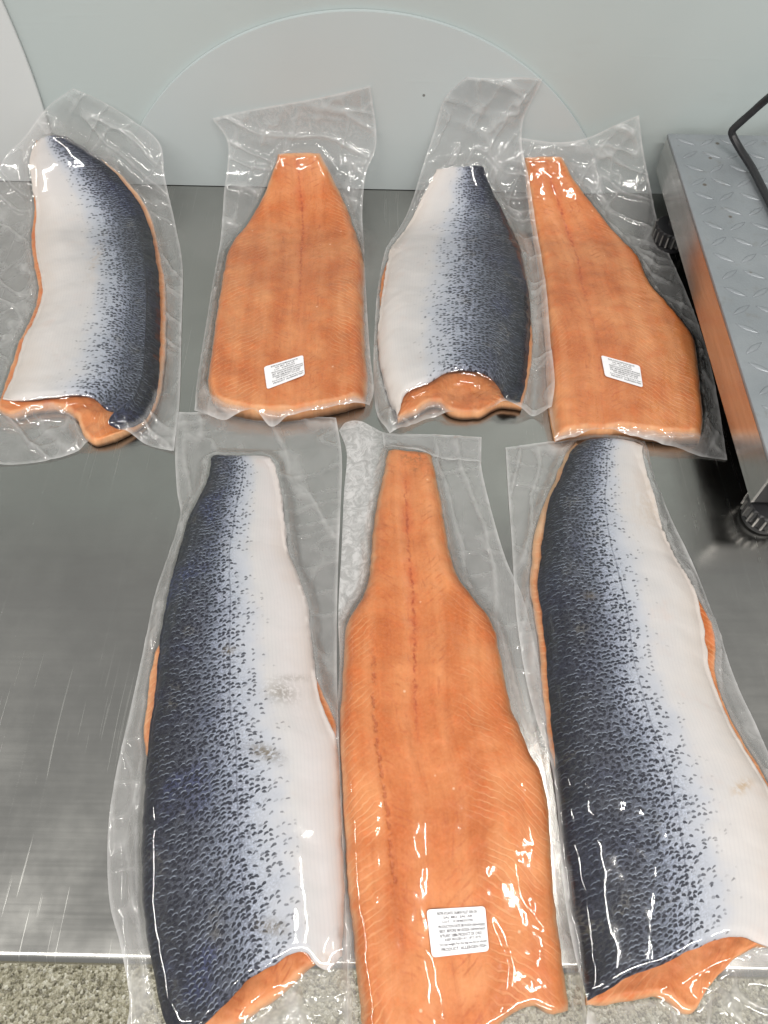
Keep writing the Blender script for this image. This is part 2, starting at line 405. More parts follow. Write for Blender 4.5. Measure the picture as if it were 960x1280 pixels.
def mat_skin(name, blue=0.0, white=(.655, .61, .605), dark=1.0):
    m = N(name); met = m.vec('met'); b = m.fac('back'); lat = m.fac('lateral')
    big = m.noise(met, 14, 3, .55); mid = m.noise(met, 48, 4, .62); fine = m.noise(met, 300, 3, .6)
    bb = m.math('ADD', b, m.math('ADD', m.math('MULTIPLY', m.math('SUBTRACT', mid, .5), .16), m.math('MULTIPLY', m.math('SUBTRACT', big, .5), .14)))
    base = m.ramp(bb, [(0, (.010, .011, .014)), (.12, (.022, .024, .032)), (.30, (.075, .082, .108)), (.37, (.13, .145, .185)), (.44, (.24, .262, .325)), (.54, (.40, .425, .49)),
                       (.64, (.51, .525, .575)), (.73, (.61, .59, .59)), (.86, white), (1, tuple(k * q for k, q in zip(white, (1, .95, .9))))])
    if blue:
        nb = m.math('MULTIPLY', m.map(m.noise(met, 22, 2, .5), .45, .7), m.map(bb, .5, .2))
        base = m.mix(m.math('MULTIPLY', nb, blue), base, (.028, .038, .115))
    base = m.mix(m.math('MULTIPLY', m.map(m.noise(met, 30, 3, .6), .56, .75), m.map(bb, .62, .4, 0, .5)), base, (.15, .135, .10))
    gr = m.noise(met, 620, 3, .7)
    base = m.mix(m.map(bb, .66, .40, 0, 1), base, m.mix(1.0, base, m.ramp(gr, [(.30, (.35, .35, .36)), (.5, (1, 1, 1)), (.72, (1.9, 1.95, 2.1))]), 'MULTIPLY'))
    # scales: staggered cells carrying a dark crescent and a pale rear rim
    x, y, z = m.sep(met)
    wob = m.vmath('SCALE', m.vmath('SUBTRACT', m.noise(met, 160, 2, .5, out=1), (.5, .5, .5)), scale=.55)
    P = m.vmath('ADD', m.mapping(met, (1 / .0040, 1 / .0033, 1)), wob)
    P = m.vmath('MULTIPLY', P, (1, 1, 0))
    v = m.vor(P, 1.0, rnd=.72, dim='2D')
    d = m.vmath('SUBTRACT', P, v.outputs['Position'])
    dx, dy, _ = m.sep(d); rc = m.sep(v.outputs['Color'])
    sk = m.math('MULTIPLY', m.math('SUBTRACT', rc[2], .5), 1.2)
    rag = m.math('MULTIPLY', m.math('SUBTRACT', m.noise(met, 700, 2, .6), .5), 1.3)
    arc = m.math('ADD', m.math('SUBTRACT', dy, m.math('MULTIPLY', m.math('MULTIPLY', dx, dx), 1.1)), m.math('MULTIPLY', dx, sk))
    e = m.math('ADD', m.math('POWER', m.math('DIVIDE', dx, m.math('ADD', .38, m.math('MULTIPLY', rc[1], .24))), 2.0), m.math('POWER', m.math('DIVIDE', arc, .36), 2.0))
    dens = m.math('ADD', bb, m.math('MULTIPLY', m.math('SUBTRACT', m.noise(met, 70, 4, .65), .5), .34))
    e = m.math('ADD', e, m.map(dens, .46, .76, 0, .62))
    mark = m.math('MULTIPLY', m.map(m.math('ADD', e, rag), 1.2, .72), m.map(dens, .50, .76, 1, .45))
    have = m.map(m.math('SUBTRACT', m.map(dens, .80, .38, -.04, 1.04, smooth=False), rc[0]), -.04, .22)
    mk = m.math('MULTIPLY', mark, have)
    c = m.mix(m.math('MULTIPLY', mk, .93), base, (.007, .008, .018))
    ln = m.n('VectorMath', operation='LENGTH'); m.set(ln.inputs[0], m.vmath('SUBTRACT', d, (0, .12, 0)))
    ring = m.map(m.math('ABSOLUTE', m.math('SUBTRACT', m.math('ADD', ln.outputs['Value'], m.math('MULTIPLY', rag, .10)), .46)), .13, .03)
    rim = m.math('MULTIPLY', m.math('MULTIPLY', ring, m.map(dy, .05, -.2)), m.map(m.math('SUBTRACT', rc[1], m.map(mid, .35, .7, .15, .75)), -.05, .3))
    rim = m.math('MULTIPLY', rim, m.map(bb, .0, .22, .25, 1))
    rim = m.math('MULTIPLY', rim, m.map(bb, .66, .50))
    c = m.mix(m.math('MULTIPLY', rim, .62 * dark), c, (.36, .41, .50))
    # faint rows of scales on the pale belly
    rows = m.math('SINE', m.math('MULTIPLY', x, 2 * pi / .0030))
    c = m.mix(m.math('MULTIPLY', m.map(rows, .1, 1), m.map(bb, .58, .7, 0, .10)), c, (.45, .44, .47))
    # lateral line, a fine dashed seam
    dl = m.math('ABSOLUTE', m.math('ADD', lat, m.math('MULTIPLY', m.math('SUBTRACT', m.noise(met, 60, 1, .5), .5), .0016)))
    ll = m.math('MULTIPLY', m.map(dl, .0010, .0003), m.map(m.noise(met, 240, 2, .5), .36, .52, .2, 1))
    c = m.mix(m.math('MULTIPLY', ll, .5), c, (.04, .045, .07))
    # scuffs where scales are missing
    st = m.math('MULTIPLY', m.fac('stain'), m.map(m.noise(met, 330, 4, .75), .40, .53), clamp=True)
    c = m.mix(m.math('MULTIPLY', st, .95), c, (.165, .135, .095))
    tn = m.math('MULTIPLY', m.fac('tan'), m.map(m.noise(met, 200, 3, .6), .38, .58), clamp=True)
    c = m.mix(m.math('MULTIPLY', tn, .7), c, (.50, .33, .16))
    pk = m.math('MULTIPLY', m.map(m.noise(met, 36, 3, .6), .55, .75), m.map(bb, .64, .8, 0, .3))
    c = m.mix(pk, c, (.66, .52, .47))
    h = m.math('SUBTRACT', m.math('MULTIPLY', rim, .25), m.math('MULTIPLY', mk, .2))
    h = m.math('ADD', h, m.math('MULTIPLY', fine, .3))
    m.prin(Base_Color=c, Roughness=m.map(bb, .3, .7, .44, .48), Normal=m.bump(h, .30, .0006), Specular_IOR_Level=.18)
    return m.m

# ------------------------------------------------------------------ the setting
bm = bmesh.new(); bm_box(bm, -3, 3, WALL_Y, WALL_Y + .06, -.9, 1.1)
tag(bm_obj('wall', bm, M_WALL), kind='structure')
bm = bmesh.new(); bm_box(bm, -3, 3, -2.2, WALL_Y, -.96, -.9)
tag(bm_obj('floor', bm, mat_floor()), kind='structure')

# ------------------------------------------------------------------ steel work table
tb = empty('work_table', (0, .45, -.9))
tag(tb, 'brushed stainless steel work table with scratched top and rolled front edge', 'table')
TX0, TX1 = -1.15, 1.05
def extrude_profile(prof, x0, x1, nseg=1):
    n = len(prof); xs = np.linspace(x0, x1, nseg + 1)
    V = np.array([(x, y, z) for x in xs for (y, z) in prof]); F = []
    for i in range(nseg):
        for k in range(n):
            a = i * n + k; b = i * n + (k + 1) % n; F.append((a, b, b + n, a + n))
    me = bpy.data.meshes.new('m'); me.from_pydata([tuple(v) for v in V], [], F + [tuple(range(n - 1, -1, -1)), tuple(range(nseg * n, nseg * n + n))])
    me.update(); return me
prof = [(WALL_Y - .001, 0)]
R = .007; cy, cz = FRONT_Y + R, -R
for k in range(0, 10):
    a = pi / 2 + k / 9 * (pi * .95)
    prof.append((cy + R * cos(a), cz + R * sin(a)))
prof += [(cy + .002, -2 * R - .012), (cy + .010, -2 * R - .012), (cy + .016, -.012), (WALL_Y - .001, -.012)]
me = extrude_profile(prof, TX0, TX1)
for p in me.polygons: p.use_smooth = len(p.vertices) == 4
try: me.set_sharp_from_angle(angle=radians(30))
except Exception: pass
o = link('table_top', me, M_STEEL, tb); o.matrix_parent_inverse = Matrix.Translation((0, -.45, .9))
INV = Matrix.Translation((0, -.45, .9))
M_STEEL_PLAIN = mat_steel('plain_steel', (.46, .46, .45), .33, False)
for x in (TX0 + .06, TX1 - .06):
    for y in (.10, WALL_Y - .08):
        bm = bmesh.new(); bm_box(bm, x - .02, x + .02, y - .02, y + .02, -.9, -.0125, .004)
        o = bm_obj('leg', bm, M_STEEL_PLAIN, tb); o.matrix_parent_inverse = INV

# ------------------------------------------------------------------ plastic boards standing against the wall
arc = [(180, 147), (210, 110), (260, 68), (327, 33), (393, 16), (443, 13), (480, 15), (530, 23), (580, 42), (630, 67), (667, 90)]
A = np.array([pix_on_y(a, b, WALL_Y - BOARD_T)[[0, 2]] for a, b in arc])
q = np.linalg.lstsq(np.c_[2 * A, np.ones(len(A))], (A**2).sum(1), rcond=None)[0]
AC = q[:2]; AR = math.sqrt(q[2] + AC @ AC)
def board(name, outline, mat, t=BOARD_T, bev=.0006):
    """outline in (x, z), standing against the wall, t thick"""
    bm = bmesh.new()
    vs = [bm.verts.new((x, WALL_Y - .001, z)) for x, z in outline]
    f = bm.faces.new(vs)
    r = bmesh.ops.extrude_face_region(bm, geom=[f])
    nv = [e for e in r['geom'] if isinstance(e, bmesh.types.BMVert)]
    for v in nv: v.co.y -= t - .001
    bmesh.ops.recalc_face_normals(bm, faces=bm.faces[:])
    front = [e for e in bm.edges if all(abs(v.co.y - (WALL_Y - t)) < 1e-6 for v in e.verts)]
    bmesh.ops.bevel(bm, geom=front, offset=bev, segments=2, affect='EDGES')
    return bm_obj(name, bm, mat)
a0 = math.asin(min(1, max(-1, (.0002 - AC[1]) / AR)))
pts = [(AC[0] + AR * cos(a), AC[1] + AR * sin(a)) for a in np.linspace(a0, pi - a0, 90)]
o = board('round_board', pts, M_BOARD)
tag(o, 'large pale plastic board with a curved round top standing against the wall', 'board')
e0 = pix_on_y(-14, -10, WALL_Y - BOARD_T); e1 = pix_on_y(50, 154, WALL_Y - BOARD_T)
k = (e1[0] - e0[0]) / (e1[2] - e0[2])
zt = .30; xl = e0[0] - .35
pts = []
for z in np.linspace(.0002, zt, 14):
    pts.append((e1[0] + k * (z - e1[2]) + .012 * math.sin(z / zt * pi), z))
pts += [(xl, zt), (xl, .0002)]
o = board('slanted_board', pts, M_SHEET, .0035)
tag(o, 'whiter plastic sheet with a slanting edge leaning on the wall behind a skin-up pack', 'board')

# ------------------------------------------------------------------ packs
G = np.zeros((NS, NX))         # heights of everything laid so far
def grid_solid(name, X, H, mat, parent, base=.0006):
    n, m = H.shape
    top = sheet(X[..., 0], X[..., 1], H).reshape(-1, 3)
    bot = sheet(X[..., 0], X[..., 1], np.minimum(base, H - .0002) if np.isscalar(base) else base).reshape(-1, 3)
    Q1 = grid_faces(n, m, 0); Q2 = grid_faces(n, m, n * m, True)
    ring = np.r_[np.arange(m), m - 1 + m * np.arange(1, n), (n - 1) * m + np.arange(m - 2, -1, -1), m * np.arange(n - 2, 0, -1)]
    nx = np.roll(ring, -1)
    Q3 = np.stack([ring, nx, nx + n * m, ring + n * m], 1)
    me = mesh_np(name, np.vstack([top, bot]), np.vstack([Q1, Q2, Q3]))
    return link(name, me, mat, parent), n * m
def dup2(a): a = np.asarray(a).ravel(); return np.r_[a, a]
def edge_dist(X):
    n, m, _ = X.shape
    w = np.linalg.norm(np.diff(X, axis=1), axis=2); cu = np.concatenate([np.zeros((n, 1)), np.cumsum(w, 1)], 1)
    l = np.linalg.norm(np.diff(X, axis=0), axis=2); cv = np.concatenate([np.zeros((1, m)), np.cumsum(l, 0)], 0)
    return cu, cu[:, -1:] - cu, cv, cv[-1:, :] - cv
def dome(d, r): 
    t = np.clip(d / r, 0, 1); return np.sqrt(1 - (1 - t) ** 2)
def pxblob(X, h, spots):
    """soft patches given by image trace (x, y, half width, half height, tilt)"""
    out = np.zeros(X.shape[:2])
    for (px, py, rx, ry, rot, amp) in spots:
        c = np.array(pix_sheet(px, py, h)); s = .62e-3 * (1.0 if py > 700 else 1.25)
        d = X - c; a = radians(rot)
        dx = d[..., 0] * cos(a) - d[..., 1] * sin(a); dy = d[..., 0] * sin(a) + d[..., 1] * cos(a)
        out = np.maximum(out, amp * np.exp(-((dx / (rx * s)) ** 2 + (dy / (ry * s)) ** 2)))
    return out

def noisy_edges(X, amp, seed):
    """raggedness along the rim so cut edges are not ruled lines"""
    n, m, _ = X.shape
    a, b, c, d = edge_dist(X); e = np.minimum(np.minimum(a, b), np.minimum(c, d))
    f = np.exp(-(e / .008) ** 2)[..., None] * amp
    k = 90
    return X + f * np.stack([fbm(X[..., 0] * k, X[..., 1] * k, seed), fbm(X[..., 0] * k + 9, X[..., 1] * k, seed + 5)], -1)

def make_pack(P):
    global G
    seed = P['seed']
    root = empty('vacuum_pack')
    tag(root, P['label'], 'salmon pack', 'vacuum packed salmon fillets on the steel table')
    own = np.zeros((NS, NX))
    def burn(X, H):
        i, j = rast_idx(X)
        np.maximum.at(own, (i.ravel(), j.ravel()), H.ravel())
    res = P.get('res', .0016)
    # ---- flesh
    l, r, t, b = P['flesh']
    X = coons(l, r, t, b, 20, 20, .006); Lh = np.linalg.norm(np.diff(X, axis=0), axis=2).sum(0).max(); Lw = np.linalg.norm(np.diff(X, axis=1), axis=2).sum(1).max()
    n, m = int(Lh / res), int(Lw / res)
    X = noisy_edges(coons(l, r, t, b, n, m, .006), .0011, seed)
    a, b2, c, d = edge_dist(X); W = a[:, -1:]
    e = np.minimum(np.minimum(a, b2), np.minimum(c, d))
    v = np.linspace(0, 1, n)[:, None]; u = np.linspace(0, 1, m)[None]
    T = P['T'] * np.interp(v, P.get('tv', (0, .25, .6, 1)), P.get('th', (.5, .8, 1, 1)))
    if P['up'] == 'flesh':
        H = T * dome(np.minimum(a, b2), P.get('er', .022) * .62) * dome(np.minimum(c, d) + .002, .007)
        H = H * (1 + .05 * fbm(X[..., 0] * 25, X[..., 1] * 25, seed)) + .0006 * fbm(X[..., 0] * 90, X[..., 1] * 90, seed + 3)
        cu = np.interp(v, *P['centre']); H = H - .0016 * np.exp(-((u - cu) * W / .006) ** 2)
        if 'split' in P:
            sv, su = P['split'][:2]; H = H - .0012 * np.exp(-((u - np.interp(v, sv, su)) * W / .0022) ** 2) * P['split'][2](v)
    else:
        H = (.0070 + .0055 * np.exp(-(d / .028) ** 2)) * dome(e + .001, .006) * (1 + .16 * fbm(X[..., 0] * 60, X[..., 1] * 60, seed)) + .0007 * fbm(X[..., 0] * 190, X[..., 1] * 190, seed + 6) * np.clip(e / .004, 0, 1)
    H = np.maximum(H, .0012)
    o, nv = grid_solid('flesh', X, H, M_FLESH, root)
    me = o.data
    along = c.mean(1, keepdims=True) + 0 * c
    attr(me, 'met', np.vstack([np.stack([(u - .5) * W, along, 0 * W + seed * 1.7 + 0 * along], -1).reshape(-1, 3)] * 2), True)
    cu = np.interp(v, *P['centre']) if 'centre' in P else .5 + 0 * v
    attr(me, 'centre', dup2((u - cu) * W)); attr(me, 'edge', dup2(e))
    attr(me, 'red', dup2(np.interp(v, *P['red']) + 0 * u if 'red' in P else 0 * e))
    if 'split' in P:
        attr(me, 'split', dup2((u - np.interp(v, *P['split'][:2])) * W)); attr(me, 'splitmask', dup2(P['split'][2](v) + 0 * u))
    else: attr(me, 'split', dup2(0 * e + 1)); attr(me, 'splitmask', dup2(0 * e))
    attr(me, 'smudge', dup2(pxblob(X, .006, P.get('smudge', []))))
    cr_ = 0 * e
    if P['up'] == 'skin':
        cr_ = np.exp(-((a if P['back'] == 'L' else b2) / .012) ** 2) * P.get('creamv', lambda v: 0 * v)(v)
    attr(me, 'cream', dup2(cr_))
    burn(X, H)
    # ---- skin
    if P['up'] == 'skin':
        l, r, t, b = P['skin']
        X = coons(l, r, t, b, n, m, .009)
        X = noisy_edges(X, .0012, seed + 20)
        a, b2, c, d = edge_dist(X); W = a[:, -1:]; e = np.minimum(np.minimum(a, b2), np.minimum(c, d))
        T = P['T'] * np.interp(v, (0, .25, .6, 1), (.62, .85, 1, 1))
        db, dl_ = (a, b2) if P['back'] == 'L' else (b2, a)
        wv = 1 + .25 * fbm(X[..., 0] * 18, X[..., 1] * 18, seed + 31)
        H = .0055 + (T - .0055) * dome(db, .022 * wv) * dome(dl_, .075 * wv) * dome(np.minimum(c, d) + .004, .011)
        H = H * (1 + .04 * fbm(X[..., 0] * 22, X[..., 1] * 22, seed + 2)) + .0003 * fbm(X[..., 0] * 55, X[..., 1] * 55, seed + 4)
        od = own.copy()
        for ax in (0, 1):
            for sh in (1, -1): od = np.maximum(od, np.roll(od, sh, ax))
        Hf = sample(od, X); H = np.maximum(H, Hf + .0024 + .0010 * np.exp(-(e / .004) ** 2))
        o, nv = grid_solid('skin', X, H, P['skin_mat'], root, base=np.maximum(H - .0020, .002))
        me = o.data
        along = c.mean(1, keepdims=True) + 0 * c
        ub = u if P['back'] == 'L' else 1 - u
        bk = 0 * W * u
        ws = np.interp(v, *P['white'])                 # where the white belly begins, 0 = back
        bk = np.where(ub < ws, ub / ws * .72, .72 + (ub - ws) / (1 - ws) * .28)
        attr(me, 'met', np.vstack([np.stack([(u - .5) * (W * .5 + W.mean() * .5), along, 0 * along + seed * 2.3], -1).reshape(-1, 3)] * 2), True)
        attr(me, 'back', dup2(bk))
        attr(me, 'lateral', dup2((ub - np.interp(v, *P['lat'])) * W))
        attr(me, 'stain', dup2(pxblob(X, .015, P.get('stain', []))))
        attr(me, 'tan', dup2(pxblob(X, .015, P.get('tan', []))))
        burn(X, H)
    # fill raster pinholes
    f = own.copy()
    for ax in (0, 1):
        for sh in (1, -1): f = np.maximum(f, np.where(own > 0, 0, np.roll(own, sh, ax) * .98))
    own = f
    # ---- bag film
    l, r, t, b = P['bag']
    X = coons(l, r, t, b, 20, 20, .002); Lh = np.linalg.norm(np.diff(X, axis=0), axis=2).sum(0).max(); Lw = np.linalg.norm(np.diff(X, axis=1), axis=2).sum(1).max()
    n, m = int(Lh / .0017), int(Lw / .0017)
    X = coons(l, r, t, b, n, m, .002)
    Gs = tent(G, 1.2, 6)
    fat = own.copy()
    for ax in (0, 1):
        for sh in (1, -1): fat = np.maximum(fat, np.roll(fat, sh, ax) - .0002)
    film = np.maximum(tent(fat, 1.15, 14), Gs * 1.0)
    Hb = sample(blur(film, 2), X)
    raw = sample(tent(own, 9, 1), X)
    inside = np.clip(sample(blur((own > .001).astype(float), 2), X) * 1.6 - .5, 0, 1)
    a, b2, c, d = edge_dist(X); e = np.minimum(np.minimum(a, b2), np.minimum(c, d))
    x, s = X[..., 0], X[..., 1]
    # wrinkles: long pleats radiating from the fillet plus crumple, real geometry
    wx = x + .012 * fbm(x * 14, s * 14, seed + 7); wy = s + .012 * fbm(x * 14 + 5, s * 14, seed + 8)
    ang = P.get('pleat', .4)
    pu = wx * cos(ang) + wy * sin(ang); pv = -wx * sin(ang) + wy * cos(ang)
    pl = np.clip(ridged(pu * 38, pv * 9, seed + 9), 0, 1) ** 3 + .6 * np.clip(ridged(pu * 16 + 3, pv * 44, seed + 10), 0, 1) ** 4
    cr = np.abs(fbm(wx * 60, wy * 60, seed + 11)) + .5 * np.abs(fbm(wx * 120, wy * 120, seed + 12))
    out = 1 - inside
    amp = P.get('wr', 1.0)
    lift = .0011 + out * amp * (.0034 * pl + .0002 * cr) * np.clip(e / .006, .25, 1)
    depth = sample(blur((own > .001).astype(float), 14), X)
    rim_w = 1 + 5 * np.clip(1.0 - depth, 0, .55) + (6 * pxblob(X, .02, P['crinkle']) if 'crinkle' in P else 0)
    onpk = .00045 + rim_w * (1 - .75 * np.clip((s - S0) / .05, 0, 1)) * inside * (.0003 * np.clip(pl - .45, 0, 1) + .00014 * cr) * P.get('wi', 1.0)
    H = np.maximum(Hb, raw) + out * lift + onpk
    hi = np.clip((s - S1) / .05, 0, 1)                                # free bag ends crumple a little more against the wall
    H = H + hi * out * .003 * (fbm(x * 20, s * 20, seed + 14) * .5 + .5)
    if 'curl' in P:
        H = H + P['curl'](X, e, out)
    lab = P.get('sticker')
    if lab is not None:
        C4 = trace(lab, P['T'])
        cc = C4.mean(0); near = np.exp(-np.clip(np.linalg.norm(X - cc, axis=-1) / .026, 0, 3) ** 4)
        w = near > .3
        A_ = np.c_[np.ones(w.sum()), x[w] - cc[0], s[w] - cc[1]]
        cf = np.linalg.lstsq(A_, H[w], rcond=None)[0]
        pl_ = cf[0] + cf[1] * (x - cc[0]) + cf[2] * (s - cc[1])
        H = H * (1 - near) + np.maximum(pl_, raw + .0003) * near
    V = sheet(x, s, H).reshape(-1, 3)
    me = mesh_np('bag', V, grid_faces(n, m))
    milk = .17 + out * (.07 + .22 * np.clip(pl - .2, 0, 1)) + .30 * np.exp(-(e / .0022) ** 2)
    milk = milk * (1 - inside) + inside * .010
    fringe = np.clip(inside * (1 - inside) * 4, 0, 1)
    milk = np.maximum(milk, fringe * .30)
    frost = np.zeros_like(milk)
    for fn in P.get('frost', []):
        frost = np.maximum(frost, fn(X) * out)
    attr(me, 'milk', milk * P.get('milk', 1) * (1 - .4 * hi)); attr(me, 'frost', frost); attr(me, 'cover', inside)
    o = link('bag', me, M_FILM, root)
    i, j = rast_idx(X); Gn = G.copy(); np.maximum.at(Gn, (i.ravel(), j.ravel()), H.ravel()); 
    # ---- sticker lying on the film
    if lab is not None:
        make_sticker(root, C4, lambda q: cf[0] + cf[1] * (q[..., 0] - cc[0]) + cf[2] * (q[..., 1] - cc[1]), (H - (cf[0] + cf[1] * (x - cc[0]) + cf[2] * (s - cc[1])))[near > .55].max())
    G = np.maximum(Gn, 0)
    if 'flap' in P:
        l, r, t, b = P['flap']; X = coons(l, r, t, b, 22, 60, .004)
        x, s = X[..., 0], X[..., 1]; ed = np.minimum.reduce(edge_dist(X))
        H = sample(tent(G, .9, 6), X) + .0012 + .0022 * np.clip(ridged(x * 30, s * 22, 5), 0, 1) ** 3 * np.clip(ed / .003, .2, 1)
        me = mesh_np('folded_flap', sheet(x, s, H).reshape(-1, 3), grid_faces(22, 60))
        attr(me, 'milk', .16 + .45 * np.exp(-(ed / .0016) ** 2)); attr(me, 'frost', 0 * ed); attr(me, 'cover', 0 * ed)
        link('folded_flap', me, M_FILM, root)
    return root

# ------------------------------------------------------------------ stickers
def mat_plain(name, c, rough=.5, metal=0):
    m = N(name); g = m.geo(); n = m.noise(g, 300, 2, .5)
    m.prin(Base_Color=m.mix(m.map(n, .3, .7), tuple(k * .95 for k in c), c), Roughness=rough, Metallic=metal); return m.m
M_PAPER = mat_plain('sticker_paper', (.80, .79, .81), .42)
M_INK = mat_plain('sticker_ink', (.03, .03, .035), .55)
LINES = [('FRSTFR ATLANTIC SALMON FILLET SKIN ON', .17, .68, .062), ('SAL MO  SAL AR', .27, .50, .052), ('LOT   0184835290', .25, .52, .048),
         ('PRODUCTION DATE 08/10/2024 (dd/mm/yyyy)', .17, .80, .060), ('BEST  BEFORE 08/10/2026 (dd/mm/yyyy)', .18, .79, .060), ('N°PLANT 10886 PRODUCT OF CHILE', .18, .72, .066),
         ('KEEP FROZEN AT -18°C (0°F)', .26, .62, .050), ('Dry net weight For the bag see be on shown', .155, .82, .052), ('PRODUCT  ALLERGEN FISH', .18, .78, .066)]
def text_geo(body):
    cu = bpy.data.curves.new('t', 'FONT'); cu.body = body; cu.size = 1; cu.resolution_u = 2; cu.offset = .012
    o = bpy.data.objects.new('t', cu); COL.objects.link(o)
    bpy.context.view_layer.update()
    dg = bpy.context.evaluated_depsgraph_get()
    me = bpy.data.meshes.new_from_object(o.evaluated_get(dg))
    V = np.zeros(len(me.vertices) * 3); me.vertices.foreach_get('co', V); V = V.reshape(-1, 3)
    F = [tuple(p.vertices) for p in me.polygons]
    bpy.data.objects.remove(o); bpy.data.curves.remove(cu); bpy.data.meshes.remove(me)
    return V, F
TEXT = [text_geo(l[0]) for l in LINES]
def make_sticker(root, C4, hf, extra):
    # bilinear frame of the sticker, corners TL TR BR BL
    def at(u, v):
        u = np.asarray(u)[..., None]; v = np.asarray(v)[..., None]
        return C4[0] * (1 - u) * (1 - v) + C4[1] * u * (1 - v) + C4[2] * u * v + C4[3] * (1 - u) * v
    off = extra + .0004
    cr, ar = .085, 1.38
    pts = []
    for (cx, cy, a0) in ((1 - cr / ar, 1 - cr, 0), (cr / ar, 1 - cr, 1), (cr / ar, cr, 2), (1 - cr / ar, cr, 3)):
        for k in range(6):
            a = (a0 + k / 5) * pi / 2; pts.append((cx + cr / ar * cos(a), cy + cr * sin(a)))
    pts = np.array(pts); q = at(pts[:, 0], pts[:, 1]); h = hf(q) + off
    top = sheet(q[:, 0], q[:, 1], h); bot = sheet(q[:, 0], q[:, 1], h - .0003); n = len(pts)
    me = bpy.data.meshes.new('label_sticker')
    me.from_pydata([tuple(p) for p in np.vstack([top, bot])], [], [tuple(range(n - 1, -1, -1))] + [(k, (k + 1) % n, (k + 1) % n + n, k + n) for k in range(n)])
    me.update()
    st = link('label_sticker', me, M_PAPER, root)
    st['label'] = 'white printed paper sticker with rounded corners'
    VV = []; FF = []; o = 0; v0 = .075
    for (body, x0, w, hh), (V, F) in zip(LINES, TEXT):
        wx = V[:, 0].max() - V[:, 0].min(); x = x0 + (V[:, 0] - V[:, 0].min()) / wx * w
        y = v0 + hh - V[:, 1] / .70 * hh
        q = at(x, y); VV.append(sheet(q[:, 0], q[:, 1], hf(q) + off + .00018)); FF += [tuple(k + o for k in f) for f in F]; o += len(V)
        v0 += .095
    me = bpy.data.meshes.new('printed_text'); me.from_pydata([tuple(p) for p in np.vstack(VV)], [], FF); me.update()
    link('printed_text', me, M_INK, st)

SK_A = mat_skin('salmon_skin_blue', .6)
SK_B = mat_skin('salmon_skin_grey', .15, (.66, .62, .60))
SK_C = mat_skin('salmon_skin_pale', .35, (.67, .63, .61))
up = lambda v, a, b, c, d: np.clip(np.minimum((v - a) / (b - a), (d - v) / (d - c)), 0, 1)

def overhang(edge, prof):
    ys = [p[0] for p in prof]; ds = [p[1] for p in prof]
    return [(x + float(np.interp(y, ys, ds)), y) for x, y in edge]
PACKS = []
# front left, skin up
PACKS.append(dict(seed=11, up='skin', creamv=lambda v: .3 + 0 * v, back='L', T=.024, skin_mat=SK_A, pleat=.3, wr=.8, wi=1.0,
    label='large skin-up salmon pack with brown scuff on belly, between bare steel and stickered front fillet',
    skin=([(264, 569), (262, 594), (249, 624), (238, 646), (229, 676), (217, 717), (208, 755), (203, 785), (198, 830), (193, 880), (187, 917), (182, 974), (178, 1030), (178, 1105), (182, 1161), (189, 1199), (199, 1247), (212, 1288), (222, 1306)],
          [(337, 569), (345, 586), (356, 650), (360, 687), (375, 725), (385, 755), (388, 792), (393, 830), (396, 850), (402, 880), (414, 908), (421, 930), (424, 974), (428, 1067), (430, 1142), (427, 1195)],
          [(264, 569), (285, 571), (304, 571), (337, 569)],
          [(222, 1306), (240, 1290), (262, 1278), (285, 1255), (322, 1219), (345, 1207), (362, 1196), (382, 1191), (394, 1204), (410, 1212), (427, 1195)]),
    flesh=([(264, 566), (258, 594), (246, 624), (235, 646), (225, 676), (213, 717), (204, 755), (198, 785), (190, 830), (184, 880), (180, 917), (178, 974), (176, 1030), (176, 1105), (180, 1161), (187, 1199), (197, 1247), (210, 1290), (226, 1318)],
           [(338, 566), (348, 586), (359, 650), (364, 687), (379, 725), (389, 755), (391, 792), (396, 830), (403, 850), (414, 880), (423, 908), (426, 930), (428, 974), (431, 1067), (432, 1142), (424, 1190)],
           [(264, 566), (285, 568), (304, 568), (338, 566)],
           [(226, 1318), (262, 1302), (300, 1280), (330, 1259), (360, 1236), (388, 1211), (408, 1196), (424, 1190)]),
    white=((0, .3, .6, 1), (.70, .68, .72, .80)), lat=((0, .4, .7, 1), (.52, .48, .49, .5)),
    stain=[(333, 944, 20, 8, 18, 1.0), (352, 868, 20, 13, 10, .62), (342, 1160, 15, 8, 5, .8), (288, 817, 9, 6, 0, .7), (362, 850, 26, 5, -10, .4)],
    tan=[(405, 1200, 14, 8, 0, .5)],
    bag=([(223, 515), (219, 556), (221, 612), (226, 650), (210, 699), (195, 740), (184, 792), (172, 845), (159, 905), (147, 955), (136, 1025), (134, 1080), (138, 1135), (150, 1180), (162, 1255), (158, 1285), (154, 1325)],
         [(420, 522), (427, 567), (425, 650), (422, 725), (421, 837), (423, 900), (426, 974), (430, 1067), (434, 1180), (435, 1280), (437, 1325)],
         [(223, 515), (290, 516), (360, 519), (420, 522)], [(154, 1325), (240, 1328), (330, 1328), (437, 1325)])))
